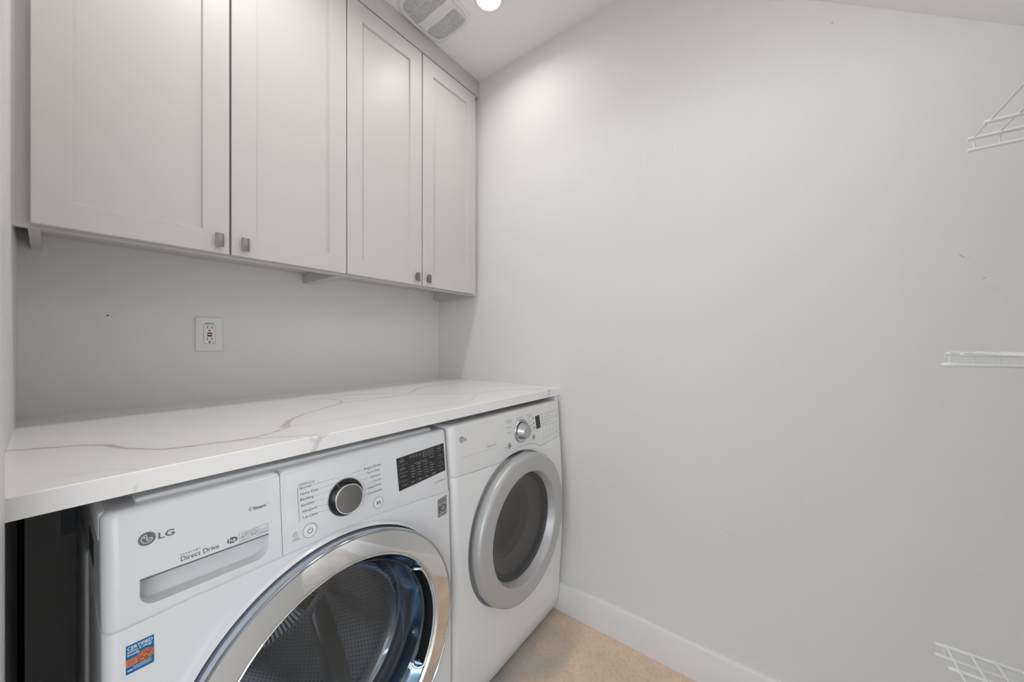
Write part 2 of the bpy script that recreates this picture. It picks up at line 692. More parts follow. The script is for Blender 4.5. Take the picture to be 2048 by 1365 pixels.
# wall around the corner behind the camera that carries the wire shelves (runs under the stair slope)
bm = bmesh.new()
addprism(bm, [(-0.215, FL), (-0.215, slope_z(-0.215)), (YE, slope_z(YE)), (YE, FL)],
         lambda y, z: (-0.16, y, z+EYE), lambda y, z: (0.590, y, z+EYE))
struct(finish('wall_front', bm, M['wall']))
struct(box('wall_end', 0.590, 0.90, YE-0.12, YE, FL, slope_z(YE)+0.1, M['wall']))  # unseen end wall, kept short to let light reach the dryer
struct(box('wall_header', -0.16, XL, -0.215, 0.705, 0.806, CEIL, M['wall']))
struct(box('trim_1', -0.175, -0.0312, 0.705, 0.7985, FL, CEIL, M['trim'], bev=0.003))
struct(box('wall_hall', -5.2, -5.08, -3.2, 3.2, FL, CEIL, M['hallwall']))

# baseboard on the right wall, eased top edge
bm = bmesh.new()
addprism(bm, [(W, FL), (W-0.014, FL), (W-0.014, -1.092), (W-0.0115, -1.087), (W-0.007, -1.0845), (W, -1.0845)],
         lambda x, z: (x, 0.86, z+EYE), lambda x, z: (x, YE, z+EYE))
struct(finish('baseboard_right', bm, M['trim'], smooth=30))
# cleats that carry the worktop
struct(box('trim_2', 1.394, W, 0.812, YB, -0.268, -0.2337, M['trim'], bev=0.0015))
struct(box('trim_3', XL, 1.394, YB-0.02, YB, -0.30, -0.2337, M['trim']))
# board closing the gap above the wall cabinets
struct(box('trim_4', XL, W, 1.303, 1.324, 1.336, CEIL, M['cab'], bev=0.001))

# ------------------------------------------------------------------ wall cabinets


def door(x0, x1, z0, z1, sl, sr, zb, zt, parent):
    """Shaker door: flat frame with a recessed panel. sl/sr/zb/zt bound the panel opening."""
    y0, y1 = 1.300, 1.3195
    bm = bmesh.new()
    e = 0.0015

    def rect(xa, xb, za, zb_, y):
        return [bm.verts.new((x, y, z+EYE)) for x, z in ((xa, za), (xb, za), (xb, zb_), (xa, zb_))]
    L = [rect(x0, x1, z0, z1, y1), rect(x0, x1, z0, z1, y0+e), rect(x0+e, x1-e, z0+e, z1-e, y0),
         rect(sl-0.0008, sr+0.0008, zb-0.0008, zt+0.0008, y0), rect(sl, sr, zb, zt, y0+0.0015), rect(sl+0.002, sr-0.002, zb+0.002, zt-0.002, y0+0.0085)]
    bm.faces.new(L[0])
    for A, B in zip(L, L[1:]):
        for i in range(4):
            bm.faces.new((A[i], A[(i+1) % 4], B[(i+1) % 4], B[i]))
    bm.faces.new(L[-1])
    return finish('door', bm, M['cab'], parent)


def handle(xc, parent):
    bm = bmesh.new()
    addbox(bm, xc-0.0098, xc+0.0098, 1.2845, 1.2885, 0.2805, 0.319, 0.0008, 2)
    addbox(bm, xc-0.004, xc+0.004, 1.2885, 1.3005, 0.287, 0.3125)
    return finish('handle', bm, M['nickel'], parent, 40)


def cabinet(x0, x1, doors, hx, label, filler, grp='wall cabinets above the worktop'):
    t = thing('wall_cabinet', label, 'cabinet', ((x0+x1)/2, YB, 0.258), grp)
    bm = bmesh.new()
    yf, yb, z0, z1 = 1.3215, YB-0.001, 0.258, 1.334
    th = 0.0175
    addbox(bm, x0, x0+th, yf, yb, z0, z1)
    addbox(bm, x1-th, x1, yf, yb, z0, z1)
    addbox(bm, x0+th, x1-th, yf, yf+0.019, z0, 0.315)
    addbox(bm, x0+th, x1-th, yf+0.019, yb, 0.300, 0.316)
    addbox(bm, x0+th, x1-th, yf, yb, z1-0.02, z1)
    addbox(bm, x0+th, x1-th, yf+0.004, yf+0.02, 0.315, z1-0.02)
    finish('cabinet_box', bm, M['cab'], t)
    fx0, fx1, inner = filler
    if fx1-fx0 > 0:
        box('filler_strip', fx0, fx1, yf+inner, yf+0.02+inner, z0, 1.334, M['cab'], t)
    for (a, b, pl, pr), h in zip(doors, hx):
        d = door(a, b, 0.2645, 1.3275, pl, pr, 0.3262, 1.2565, t)
        handle(h, d)
    return t


cabinet(-0.0235, 0.6870, [(-0.0198, 0.3302, 0.0388, 0.2690), (0.3348, 0.6850, 0.3985, 0.6240)], (0.3040, 0.3660),
        'wide off-white wall cabinet with two shaker doors, the one nearer the outlet', (XL, -0.0235, 0.0))
cabinet(0.6872, 1.4020, [(0.6888, 1.0370, 0.7495, 0.9735), (1.0418, 1.3925, 1.1045, 1.3280)], (1.0060, 1.0700),
        'off-white wall cabinet with two shaker doors, touching the textured white wall in the corner', (1.4020, W, 0.004))

# ------------------------------------------------------------------ quartz worktop (veins are a colour attribute of the slab)
VEINS = [  # (points on the slab, width in m, strength)
    ([(-0.044, 1.153), (0.009, 1.12), (0.065, 1.072), (0.094, 1.001), (0.137, 0.935), (0.193, 0.913), (0.26, 0.893)], 0.0075, 0.85),
    ([(0.26, 0.893), (0.303, 0.909), (0.355, 0.947), (0.381, 1.015), (0.46, 1.092), (0.609, 1.191), (0.625, 1.296), (0.562, 1.358)], 0.0065, 0.7),
    ([(0.345, 0.952), (0.362, 0.985), (0.384, 1.018)], 0.014, 0.75),
    ([(0.609, 1.191), (0.746, 1.171), (0.873, 1.167), (0.954, 1.087), (1.051, 0.986), (1.194, 0.948), (1.356, 0.782)], 0.0065, 0.62),
    ([(0.568, 1.349), (0.706, 1.347), (0.84, 1.237), (0.909, 1.216), (1.046, 1.312), (1.236, 1.321), (1.45, 1.406)], 0.0065, 0.62),
    ([(1.042, 0.97), (0.893, 0.866), (0.772, 0.88), (0.595, 0.934), (0.43, 0.938), (0.363, 0.957)], 0.0035, 0.42),
    ([(0.26, 0.893), (0.302, 0.857), (0.364, 0.807), (0.377, 0.782)], 0.0075, 0.5),
    ([(0.018, 0.864), (0.049, 0.854), (0.069, 0.838), (0.086, 0.819)], 0.003, 0.35),
    ([(0.883, 1.181), (0.803, 1.181), (0.658, 1.254)], 0.006, 0.5),
    ([(1.314, 0.86), (1.322, 0.80), (1.322, 0.76)], 0.008, 0.5),
    ([(0.325, 0.79), (0.36, 0.812), (0.40, 0.79)], 0.004, 0.45),
]


def segdist(px, py, a, b):
    dx, dy = b[0]-a[0], b[1]-a[1]
    t = max(0, min(1, ((px-a[0])*dx+(py-a[1])*dy)/(dx*dx+dy*dy)))
    return math.hypot(px-a[0]-t*dx, py-a[1]-t*dy)


from mathutils import noise as mnoise


def catmull(P, n=8):
    Q = [P[0]]+list(P)+[P[-1]]
    out = []
    for i in range(1, len(Q)-2):
        p0, p1, p2, p3 = Q[i-1], Q[i], Q[i+1], Q[i+2]
        for k in range(n):
            t = k/n
            out.append(tuple(0.5*((2*p1[j])+(-p0[j]+p2[j])*t+(2*p0[j]-5*p1[j]+4*p2[j]-p3[j])*t*t+(-p0[j]+3*p1[j]-3*p2[j]+p3[j])*t**3) for j in (0, 1)))
    out.append(P[-1])
    return out


def worktop():
    x0, x1, y0, y1, zt, zb = -0.0305, W, 0.804, YB, -0.2005, -0.2335
    xl = XL
    nx, ny = 420, 240
    bm = bmesh.new()
    cl = bm.verts.layers.float.new('vein')
    g = []
    e = 0.0018
    for j in range(ny+1):
        row = []
        for i in range(nx+1):
            x = xl+(x1-xl)*i/nx
            y = y0+e+(y1-y0-e)*j/ny
            row.append(bm.verts.new((x, y, zt+EYE)))
        g.append(row)
    for j in range(ny):
        for i in range(nx):
            bm.faces.new((g[j][i], g[j][i+1], g[j+1][i+1], g[j+1][i]))
    prev = g[0]
    for k in range(1, 9):
        z = zt-e if k == 1 else zt-e-(zt-e-zb)*(k-1)/7
        row = [bm.verts.new((v.co.x, y0, z+EYE)) for v in g[0]]
        for i in range(nx):
            bm.faces.new((row[i], row[i+1], prev[i+1], prev[i]))
        prev = row
    b = [bm.verts.new((x, y, zb+EYE)) for x, y in ((xl, y1), (x1, y1))]
    bm.faces.new(prev+[b[1], b[0]])
    bm.faces.new([g[ny][i] for i in range(nx+1)]+[b[1], b[0]])
    bm.faces.new([g[j][0] for j in range(ny+1)]+[b[0], prev[0]])
    bm.faces.new([g[j][nx] for j in range(ny+1)]+[b[1], prev[nx]])
    # cell buckets for the vein distances
    for pts, w, st in VEINS:
        C = catmull(pts)
        bx0 = min(p[0] for p in C)-0.03
        bx1 = max(p[0] for p in C)+0.03
        by0 = min(p[1] for p in C)-0.03
        by1 = max(p[1] for p in C)+0.03
        segs = list(zip(C, C[1:]))
        for v in bm.verts:
            x, y = v.co.x, v.co.y
            if not (bx0 < x < bx1 and by0 < y < by1):
                continue
            y -= (v.co.z-EYE-zt)*0.6
            q = Vector((x*26, y*26, 3))
            x += 0.0045*mnoise.noise(q)+0.0015*mnoise.noise(q*4)
            y += 0.0045*mnoise.noise(q+Vector((9, 0, 0)))+0.0015*mnoise.noise(q*4+Vector((5, 0, 0)))
            d = min(segdist(x, y, a, bb) for a, bb in segs if abs(a[0]-x) < 0.08) if any(abs(a[0]-x) < 0.08 for a, bb in segs) else 1
            ww = w*(0.75+0.5*mnoise.noise(Vector((x*14, y*14, 7))))
            m = max(0, 1-(d/ww)**2)**0.7*st*(0.85+0.3*mnoise.noise(Vector((x*60, y*60, 1))))
            m += 0.10*st*math.exp(-(d/0.03)**2)
            if m > v[cl]:
                v[cl] = m
    o = finish('worktop', bm, None)
    m = pmat('veined_quartz', (0.87, 0.862, 0.85), 0.2)
    nt = m.node_tree
    at = nt.nodes.new('ShaderNodeAttribute')
    at.attribute_name = 'vein'
    mx = nt.nodes.new('ShaderNodeMix')
    mx.data_type = 'RGBA'
    mx.inputs['A'].default_value = (0.87, 0.862, 0.85, 1)
    mx.inputs['B'].default_value = (0.42, 0.39, 0.36, 1)
    nt.links.new(at.outputs['Fac'], mx.inputs['Factor'])
    nt.links.new(mx.outputs['Result'], nt.nodes['Principled BSDF'].inputs['Base Color'])
    o.data.materials.append(m)
    return tag(o, 'white quartz worktop with grey-brown veins above both laundry machines', 'countertop')


worktop()

# ------------------------------------------------------------------ washing machine
wm = thing('washing_machine', 'white front-load washing machine with mirror-chrome door ring and black display', 'washing machine', (0.393, 1.15, FL))
WX0, WX1 = 0.0500, 0.7365


def yw(z):
    return 0.807+(z+0.275)*0.1059


FW = Face(yw)
seamW = [(0.05, -0.4318), (0.173, -0.4275), (0.289, -0.4245), (0.4685, -0.4205), (0.596, -0.4284), (0.7365, -0.4405)]


def sw(x):
    return interp(seamW, x)


def rounded_levels(ztop, R, yf, n=6):
    L = []
    for k in range(n+1):
        t = (PI/2)*k/n
        z = ztop-R*(1-math.cos(PI/2-t)) if False else ztop-R*(1-math.cos(t))
        L.append((z, yf, R*(1-math.sin(t))))
    return L


def yp(z):
    return 0.807+(z+0.275)*0.1059


panel_levels = rounded_levels(-0.259, 0.012, yp)
for s in (0.3, 0.6, 0.98):
    def zf(x, s=s):
        return -0.275+(sw(x)+0.275)*s
    panel_levels.append((zf, yp, 0))
panel_levels.append((lambda x: sw(x)+0.0002, yp, 0.0008))
SL = 0.2872
drw = loft('detergent_drawer', WX0, SL-0.0004, 0.88, panel_levels, 0.020, 0.0012, M['white'], wm)
cp = loft('control_panel', SL+0.0004, WX1, 0.88, panel_levels, 0.0012, 0.016, M['white'], wm)
# finger slot of the drawer: flat top edge, rounded lower corners, scooped back
slot = [(0.0895, -0.3700), (0.2635, -0.3718)]
slot += [(0.2632-0.020+0.020*math.cos(-t), -0.3935-0.0190*math.sin(t)) for t in [PI/2*k/8 for k in range(9)]]
slot += [(0.1085-0.0195*math.sin(t), -0.3930-0.0190*math.cos(t)) for t in [PI/2*k/8 for k in range(9)]]
bm = bmesh.new()
addprism(bm, slot, FW.at(0.03), lambda x, z: (x, yw(z)+0.026+(z+0.412)*0.25, z+EYE))
cut(drw, bm)
decal('drawer_trim', FW, [[(0.0893, -0.3690), (0.2638, -0.3706), (0.2638, -0.3728), (0.0893, -0.3712)]], M['inkm'], drw, 0.0006, 0.002)
# body under the seam, with the round opening
def ybody(z):
    return 0.7888-0.009*max(0, min(1, (-z-0.43)/0.3))


FB = Face(ybody)
bl = [(lambda x: sw(x)+0.004, 0.7945, 0.003), (lambda x: sw(x)+0.0010, 0.7925, 0.0022), (lambda x: sw(x)-0.0006, 0.7905, 0.0016), (lambda x: sw(x)-0.0020, 0.7890, 0.0002), (lambda x: sw(x)-0.004, ybody, 0)]
bl += [(z, ybody, 0) for z in (-0.55, -0.65, -0.75, -0.95, -1.15)]
bl += [(-1.178, 0.781, 0.001), (-1.183, 0.783, 0.004)]
body = loft('body', WX0, WX1, 1.50, bl, 0.018, 0.014, M['white'], wm)
RC = (0.400, -0.7260)
bm = bmesh.new()
addlathe(bm, RC[0], RC[1], [(0, 0.70), (0.258, 0.70), (0.258, 1.34), (0, 1.34)], 96)
cut(body, bm)
# sheet-metal top cover and rear of the housing under the panel
bm = bmesh.new()
addbox(bm, WX0-0.0012, WX1+0.0008, 0.835, 1.51, -0.306, -0.2605, 0.004, 3)
finish('top_cover', bm, M['sheet'], wm, 35)
box('top_plate', 0.088, 0.700, 0.835, 1.46, -0.262, -0.2515, M['sheet'], wm, 0.004, 3)
box('housing', WX0, WX1-0.001, 0.8805, 1.50, -0.437, -0.300, M['sheet'], wm)
bm = bmesh.new()
addbox(bm, WX0-0.0045, WX0+0.002, 1.05, 1.30, -1.10, -0.395, 0.004, 3)
finish('side_panel', bm, M['sheet'], wm, 40)
box('rating_label', WX0-0.0008, WX0+0.0015, 0.926, 1.018, -0.378, -0.337, M['label'], wm)
for x in (0.10, 0.69):
    for y in (0.84, 1.44):
        lathe_pts = [(x, y, FL), (x, y, FL+0.034)]
        tube('foot', lathe_pts, 0.02, M['mblack'], wm, 16)

# drum and seal
lathe('drum_rim', RC[0], RC[1], [(0.205, 0.864), (0.207, 0.859), (0.214, 0.857), (0.230, 0.864), (0.2375, 0.872), (0.238, 0.905)], M['steel'], wm, 96, 50)
lathe('drum', RC[0], RC[1], [(0.238, 0.90), (0.238, 1.26), (0.225, 1.285), (0.12, 1.29), (0.0, 1.285)], M['drum'], wm, 96, 30, uv=True)
for k in range(3):
    a = math.radians(-62+120*k)
    bm = bmesh.new()
    rows = []
    for y, h in ((0.90, 0.012), (0.93, 0.045), (1.05, 0.052), (1.20, 0.048), (1.26, 0.014)):
        row = []
        for u in range(9):
            f = (u-4)/4
            r = 0.2385-h*math.cos(f*PI/2)**1.2
            th = a+f*0.15+(y-1.05)*1.3
            row.append(bm.verts.new((RC[0]+r*math.cos(th), y, RC[1]+EYE+r*math.sin(th))))
        rows.append(row)
    for A, B in zip(rows, rows[1:]):
        for i in range(8):
            bm.faces.new((A[i], A[i+1], B[i+1], B[i]))
    finish('drum_paddle', bm, M['steel'], wm, 60)
lathe('door_seal', RC[0], RC[1], [(0.2575, 0.792), (0.250, 0.790), (0.240, 0.800), (0.228, 0.812), (0.232, 0.828), (0.222, 0.838), (0.212, 0.842), (0.206, 0.850), (0.210, 0.860), (0.228, 0.862), (0.2575, 0.858)], M['rubber'], wm, 96, 60)

# chrome porthole door
dr = lathe('door', RC[0], RC[1], [(0.2450, 0.7450), (0.2465, 0.7432), (0.2480, 0.7430), (0.2500, 0.7432), (0.2915, 0.7467), (0.2940, 0.7470)], M['chrome'], wm, 160, 25)
lathe('outer_rim', RC[0], RC[1], [(0.2940, 0.7470), (0.2952, 0.7449), (0.2980, 0.7449), (0.2998, 0.7478), (0.3000, 0.752), (0.2990, 0.760), (0.2975, 0.767), (0.2975, 0.774), (0.2985, 0.783), (0.258, 0.784)], M['chromeb'], dr, 160, 50)
lathe('inner_rim', RC[0], RC[1], [(0.2450, 0.7450), (0.2432, 0.7440), (0.2415, 0.7460), (0.2405, 0.752)], M['chrome'], dr, 160, 50)
lathe('door_surround', RC[0], RC[1], [(0.2992, 0.7840), (0.2996, 0.7765), (0.3006, 0.7745), (0.3020, 0.7745), (0.3036, 0.7765), (0.3056, 0.7850), (0.3062, 0.7895), (0.306, 0.792)], M['white'], body, 160, 50)
# sloping smoked ring between rim and bowl, interrupted on the right by the handle pocket
H0, H1 = math.radians(-31), math.radians(34)
lathe('inner_collar', RC[0], RC[1], [(0.2408, 0.750), (0.237, 0.761), (0.2285, 0.771), (0.225, 0.7765)], M['bluechrome'], dr, 130, 40, H1, H0+2*PI)
lathe('handle_pocket', RC[0], RC[1], [(0.2408, 0.750), (0.2450, 0.775), (0.2430, 0.793), (0.224, 0.797), (0.220, 0.787), (0.2215, 0.772)], M['mblack'], dr, 40, 50, H0, H1)
bm = bmesh.new()
pp = []
for k in range(25):
    a = H0+(H1-H0)*k/24
    pp.append((RC[0]+0.2385*math.cos(a), 0.7505, RC[1]+0.2385*math.sin(a)))
addtube(bm, pp, 0.0032, 8)
for a in (H0, H1):
    s = 1 if a > 0 else -1
    addtube(bm, [(RC[0]+r*math.cos(a+da*s), y, RC[1]+r*math.sin(a+da*s)) for r, y, da in ((0.2385, 0.7505, 0), (0.236, 0.753, 0.02), (0.232, 0.757, 0.035), (0.2285, 0.763, 0.045), (0.2255, 0.769, 0.045), (0.2225, 0.775, 0.03))], 0.0032, 8)
finish('handle_trim', bm, M['chrome'], dr, 60)
lathe('glass_bowl', RC[0], RC[1], [(0.2250, 0.7755), (0.2240, 0.772), (0.2210, 0.7725), (0.216, 0.782), (0.206, 0.815), (0.196, 0.848), (0.186, 0.862), (0.165, 0.870), (0.10, 0.876), (0.0, 0.878)], M['glass'], dr, 128, 35)
lathe('bowl_frame', RC[0], RC[1], [(0.2565, 0.789), (0.2245, 0.789), (0.2215, 0.780), (0.2185, 0.789), (0.2105, 0.812)], M['bluechrome'], dr, 128, 50)

# dial
KC = (0.4190, -0.3530)
dial = thing('dial_tmp', '', '', (0, 0, 0))
bpy.data.objects.remove(dial)


def disc(name, F, c, r, h, mat, parent, rim=None, off=0.0, bev=0.0006, n=72, tilt=0.0):
    """Round button standing h proud of the face."""
    bm = bmesh.new()
    ring = []
    for rr, o in ((r, off), (r, off+h-bev), (r-bev, off+h)):
        f = F.at(o)
        ring.append([bm.verts.new(f(c[0]+rr*math.cos(2*PI*i/n), c[1]+rr*math.sin(2*PI*i/n))) for i in range(n)])
    for A, B in zip(ring, ring[1:]):
        for i in range(n):
            bm.faces.new((A[i], A[(i+1) % n], B[(i+1) % n], B[i]))
    bm.faces.new(ring[-1])
    bm.faces.new(ring[0])
    return finish(name, bm, mat, parent, 40)


def annulus(name, F, c, r0, r1, mat, parent, off=0.0004, n=72, h=None):
    bm = bmesh.new()
    rings = [(r0, 0.0), (r0, off), (r1, off), (r1, 0.0)]
    R = []
    for rr, o in rings:
        f = F.at(o)
        R.append([bm.verts.new(f(c[0]+rr*math.cos(2*PI*i/n), c[1]+rr*math.sin(2*PI*i/n))) for i in range(n)])
    for A, B in zip(R, R[1:]):
        for i in range(n):
            bm.faces.new((A[i], A[(i+1) % n], B[(i+1) % n], B[i]))
    return finish(name, bm, mat, parent, 40)


dial = disc('dial', FW, KC, 0.0405, 0.0012, M['black'], cp)
annulus('dial_surround', FW, KC, 0.0405, 0.0418, M['silverd'], cp, 0.0018)
knob = disc('dial_knob', FW, KC, 0.0318, 0.0165, M['mirror'], cp, off=0.001)
annulus('dial_knob_rim', FW, KC, 0.0306, 0.0322, M['chrome'], cp, 0.0180)
decal('dial_marker', FW, [thick([(KC[0]-0.0185, KC[1]+0.0335), (KC[0]-0.0167, KC[1]+0.0300)], 0.0012)[0]], M['inkw'], cp, 0.0016)
# wedge-shaped pointer pressed into the knob face
for nm, c, r in (('power_button', (0.3390, -0.3955), 0.0150), ('play_button', (0.4988, -0.3938), 0.0142)):
    b = disc(nm, FW, c, r-0.0017, 0.0016, M['plastic'], cp, bev=0.0008)
    annulus(nm+'_ring', FW, c, r-0.0017, r-0.0002, M['silver'], b, 0.0010)
    if nm == 'power_button':
        arcp = [(c[0]+0.0048*math.cos(math.radians(t)), c[1]-0.0004+0.0048*math.sin(math.radians(t))) for t in range(125, 416, 15)]
        polys = thick(arcp, 0.0010)+thick([(c[0], c[1]+0.0005), (c[0], c[1]+0.0062)], 0.0010)
    else:
        polys = [[(c[0]-0.0042, c[1]-0.0045), (c[0]+0.0006, c[1]), (c[0]-0.0042, c[1]+0.0045)]]
        polys += thick([(c[0]+0.0024, c[1]-0.0040), (c[0]+0.0024, c[1]+0.0040)], 0.0010)+thick([(c[0]+0.0046, c[1]-0.0040), (c[0]+0.0046, c[1]+0.0040)], 0.0010)
    decal('symbol', FW, polys, M['ink'], b, 0.0020)

# cycle names and their leader lines
items = [T('Normal', 0.3224, -0.3069, 0.0228), T('Heavy Duty', 0.3233, -0.3188, 0.0363), T('Bedding', 0.3233, -0.3308, 0.0260),
         T('Sanitary', 0.3236, -0.3425, 0.0268), T('Allergiene', 0.3248, -0.3553, 0.0300), T('Tub Clean', 0.3250, -0.3680, 0.0305),
         T('TM', 0.3552, -0.3520, 0.0030), T('STEAM CYCLE', 0.3212, -0.2985, 0.0320),
         T('Bright Whites', 0.4673, -0.3068, 0.0440), T('TM', 0.5115, -0.3040, 0.0030), T('Perm Press', 0.4751, -0.3182, 0.0333), T('Delicates', 0.4825, -0.3300, 0.0263),
         T('Towels', 0.4892, -0.3415, 0.0207), T('Speed Wash', 0.4736, -0.3540, 0.0365), T('Downloaded', 0.4738, -0.3672, 0.0374)]
polys = []
LW = 0.00045


def ld(*p):
    polys.extend(thick(p, LW))


polys += thick([(0.3181, -0.3007), (0.3196, -0.3705)], 0.0007)
polys += thick([(0.3212, -0.2996), (0.3532, -0.2996)], 0.0005)
ld((0.3475, -0.3045), (0.4000, -0.3050), (0.4030, -0.3075))
ld((0.3620, -0.3165), (0.3955, -0.3175))
ld((0.3515, -0.3285), (0.3855, -0.3300))
ld((0.3530, -0.3400), (0.3805, -0.3420))
ld((0.3590, -0.3535), (0.3775, -0.3550))
ld((0.3575, -0.3655), (0.3790, -0.3672))
ld((0.4650, -0.3050), (0.4355, -0.3055), (0.4305, -0.3092))
ld((0.4730, -0.3155), (0.4480, -0.3155))
ld((0.4805, -0.3275), (0.4555, -0.3275))
ld((0.4870, -0.3395), (0.4605, -0.3395))
ld((0.4715, -0.3515), (0.4630, -0.3515))
ld((0.4715, -0.3650), (0.4600, -0.3655))
bm = bmesh.new()
for it in items:
    lettering('cycle_name', FW, [it], M['ink'], cp)
for q in polys:
    lettering('leader_line', FW, [], M['inkl'] if q is not polys[0] else M['ink'], cp, 0.0004, [q])
# small spin icon by the power button
c = (0.3116, -0.3935)
polys = thick(circle(c[0], c[1], 0.0050, 20, a0=0.5, a1=5.6), 0.0007)+thick(circle(c[0], c[1], 0.0024, 12), 0.0006, True)+thick([(0.3057, -0.4020), (0.3175, -0.4020)], 0.0009)+thick([(0.3045, -0.4048), (0.3190, -0.4048)], 0.0009)
decal('spin_icon', FW, polys, M['inkl'], cp)

# display
dp = [(0.5599, -0.3872), (0.7210, -0.3772), (0.7209, -0.2978), (0.5573, -0.3027)]
disp = decal('display', FW, [dp], M['display'], cp, 0.0006, 0.0008)


def DI(s, x, z, w, **k):
    return T(s, x, z, w, **k)


its = [DI('Steam', 0.5665, -0.3125, 0.013), DI('Fresh Care', 0.5655, -0.3160, 0.0165), DI('Pre Wash', 0.5665, -0.3328, 0.016), DI('Extra Rinse', 0.5665, -0.3362, 0.0160),
       DI('Delay Wash', 0.5665, -0.3538, 0.0185), DI('Add Garments', 0.5670, -0.3768, 0.0210),
       DI('Temp.', 0.5985, -0.3765, 0.0125), DI('Spin', 0.6245, -0.3765, 0.0095), DI('Soil', 0.6480, -0.3753, 0.0080), DI('Signal', 0.6705, -0.3742, 0.0130),
       DI('Rinse', 0.6965, -0.3105, 0.0130), DI('Cold Wash', 0.6965, -0.3305, 0.0165), DI('Turbo Wash', 0.6965, -0.3515, 0.0170), DI('Control Lock', 0.6965, -0.3705, 0.0165)]
pl = []
for (x, z) in ((0.5740, -0.3058), (0.5740, -0.3268), (0.5745, -0.3478), (0.5750, -0.3690), (0.7030, -0.3035), (0.7040, -0.3245), (0.7045, -0.3455), (0.7050, -0.3645)):
    pl += thick([(x-0.002, z), (x+0.002, z)], 0.0008)
for z in (-0.3222, -0.3430, -0.3645):
    pl += thick([(0.5605, z), (0.5905, z-0.001)], 0.00045)
for z in (-0.3160, -0.3365, -0.3575):
    pl += thick([(0.6935, z), (0.7185, z)], 0.00045)
for x in (0.6185, 0.6430, 0.6650):
    pl += thick([(x, -0.3785), (x, -0.3715)], 0.0004)
for i, x in enumerate((0.5975, 0.6075, 0.6180, 0.6290)):
    pl += thick([(x, -0.3068), (x+0.0070, -0.3068)], 0.0009)+thick([(x, -0.3105), (x+0.0075, -0.3105)], 0.0009)
random.seed(3)
for r in range(5):
    z = -0.3345-r*0.0072
    for q, x in enumerate((0.5985, 0.6200, 0.6440, 0.6640)):
        if r == 0 and q == 3:
            continue
        pl += [circle(x, z+0.001, 0.0007, 8)]
        w = random.uniform(0.007, 0.013)
        pl += thick([(x+0.0030, z+0.001), (x+0.0030+w, z+0.001)], 0.0010)
pl += thick([(0.612, -0.3290), (0.655, -0.3282)], 0.0008)+thick([(0.664, -0.3265), (0.682, -0.3258)], 0.0008)
lettering('display_lettering', FW, its, M['inkw'], disp, 0.0009, pl)
# unlit seven-segment figures 18:88


def seg7(x, z, w, h, k=0.0009):
    g = 0.0004
    out = []
    for yy in (0, h/2, h):
        out += [[(x+g, z+yy-k/2), (x+w-g, z+yy-k/2), (x+w-g, z+yy+k/2), (x+g, z+yy+k/2)]]
    for xx in (x, x+w):
        for a, b in ((0, h/2), (h/2, h)):
            out += [[(xx-k/2, z+a+g+k/2), (xx+k/2, z+a+g+k/2), (xx+k/2, z+b-g-k/2), (xx-k/2, z+b-g-k/2)]]
    return out


pl = []
pl += [[(0.6425, -0.3195), (0.6434, -0.3195), (0.6434, -0.3045), (0.6425, -0.3045)]]
pl += seg7(0.6460, -0.3195, 0.0078, 0.0150)+[circle(0.6568, -0.3150, 0.0007, 8), circle(0.6568, -0.3090, 0.0007, 8)]
pl += seg7(0.6600, -0.3190, 0.0078, 0.0148)+seg7(0.6725, -0.3185, 0.0078, 0.0146)
lettering('display_figures', FW, [], M['inkl'], disp, 0.0009, pl)

# maker's mark, wording and approval icons on the drawer


def lg_mark(F, cx, cz, R, off, mats, parent):
    a = annulus('logo_ring', F, (cx, cz), R*0.90, R, mats[2], parent, 0.0007)
    disc_ = decal('logo_disc', F, [circle(cx, cz, R*0.86, 40)], mats[0], parent, 0.0005)
    pl = thick([(cx+R*0.63*math.cos(math.radians(t)), cz+R*0.63*math.sin(math.radians(t))) for t in range(92, 361, 12)]+[(cx+R*0.63, cz), (cx+R*0.22, cz)], R*0.11)
    pl += thick([(cx, cz+R*0.40), (cx, cz-R*0.28), (cx+R*0.24, cz-R*0.28)], R*0.11)
    pl += [circle(cx-R*0.27, cz+R*0.26, R*0.11, 12)]
    decal('logo_face', F, pl, mats[1], parent, 0.0008)


lg_mark(FW, 0.0978, -0.3105, 0.0100, 0.0006, (M['inkm'], M['stwhite'], M['inkm']), drw)
lettering('maker_lettering', FW, [T('LG', 0.1109, -0.3165, 0.0190, height=0.0098, bold=0.012)], M['inkm'], drw, 0.0007)
for it in (T('Inverter', 0.1370, -0.3547, 0.0250, spacing=1.5, height=0.0038), T('Direct Drive', 0.1368, -0.3640, 0.0506, height=0.0074, bold=0.006),
           T('Steam', 0.2408, -0.3180, 0.0207, height=0.0058, bold=0.018), T('TM', 0.2628, -0.3135, 0.0028)):
    lettering('drawer_lettering', FW, [it], M['ink'], drw)
sc_ = (0.2368, -0.3150)
decal('steam_icon', FW, thick(circle(sc_[0], sc_[1], 0.0036, 16, a0=-0.4, a1=4.2), 0.0007)+thick(circle(sc_[0], sc_[1]-0.001, 0.0017, 12, a0=0.6, a1=5.2), 0.0006), M['inkl'], drw)
# he oval, then three framed icons
decal('efficiency_badge', FW, [circle(0.2067, -0.3592, 0.0078, 30, 0.0052)], M['ink'], drw)
bm = bmesh.new()
addtext(bm, FW, T('he', 0.2067, -0.3622, 0.0100, align='C', bold=0.01), 0.0007)
finish('efficiency_lettering', bm, M['stwhite'], drw)


def frame(x0, x1, z0, z1, w=0.0005):
    return thick([(x0, z0), (x1, z0), (x1, z1), (x0, z1)], w, True)


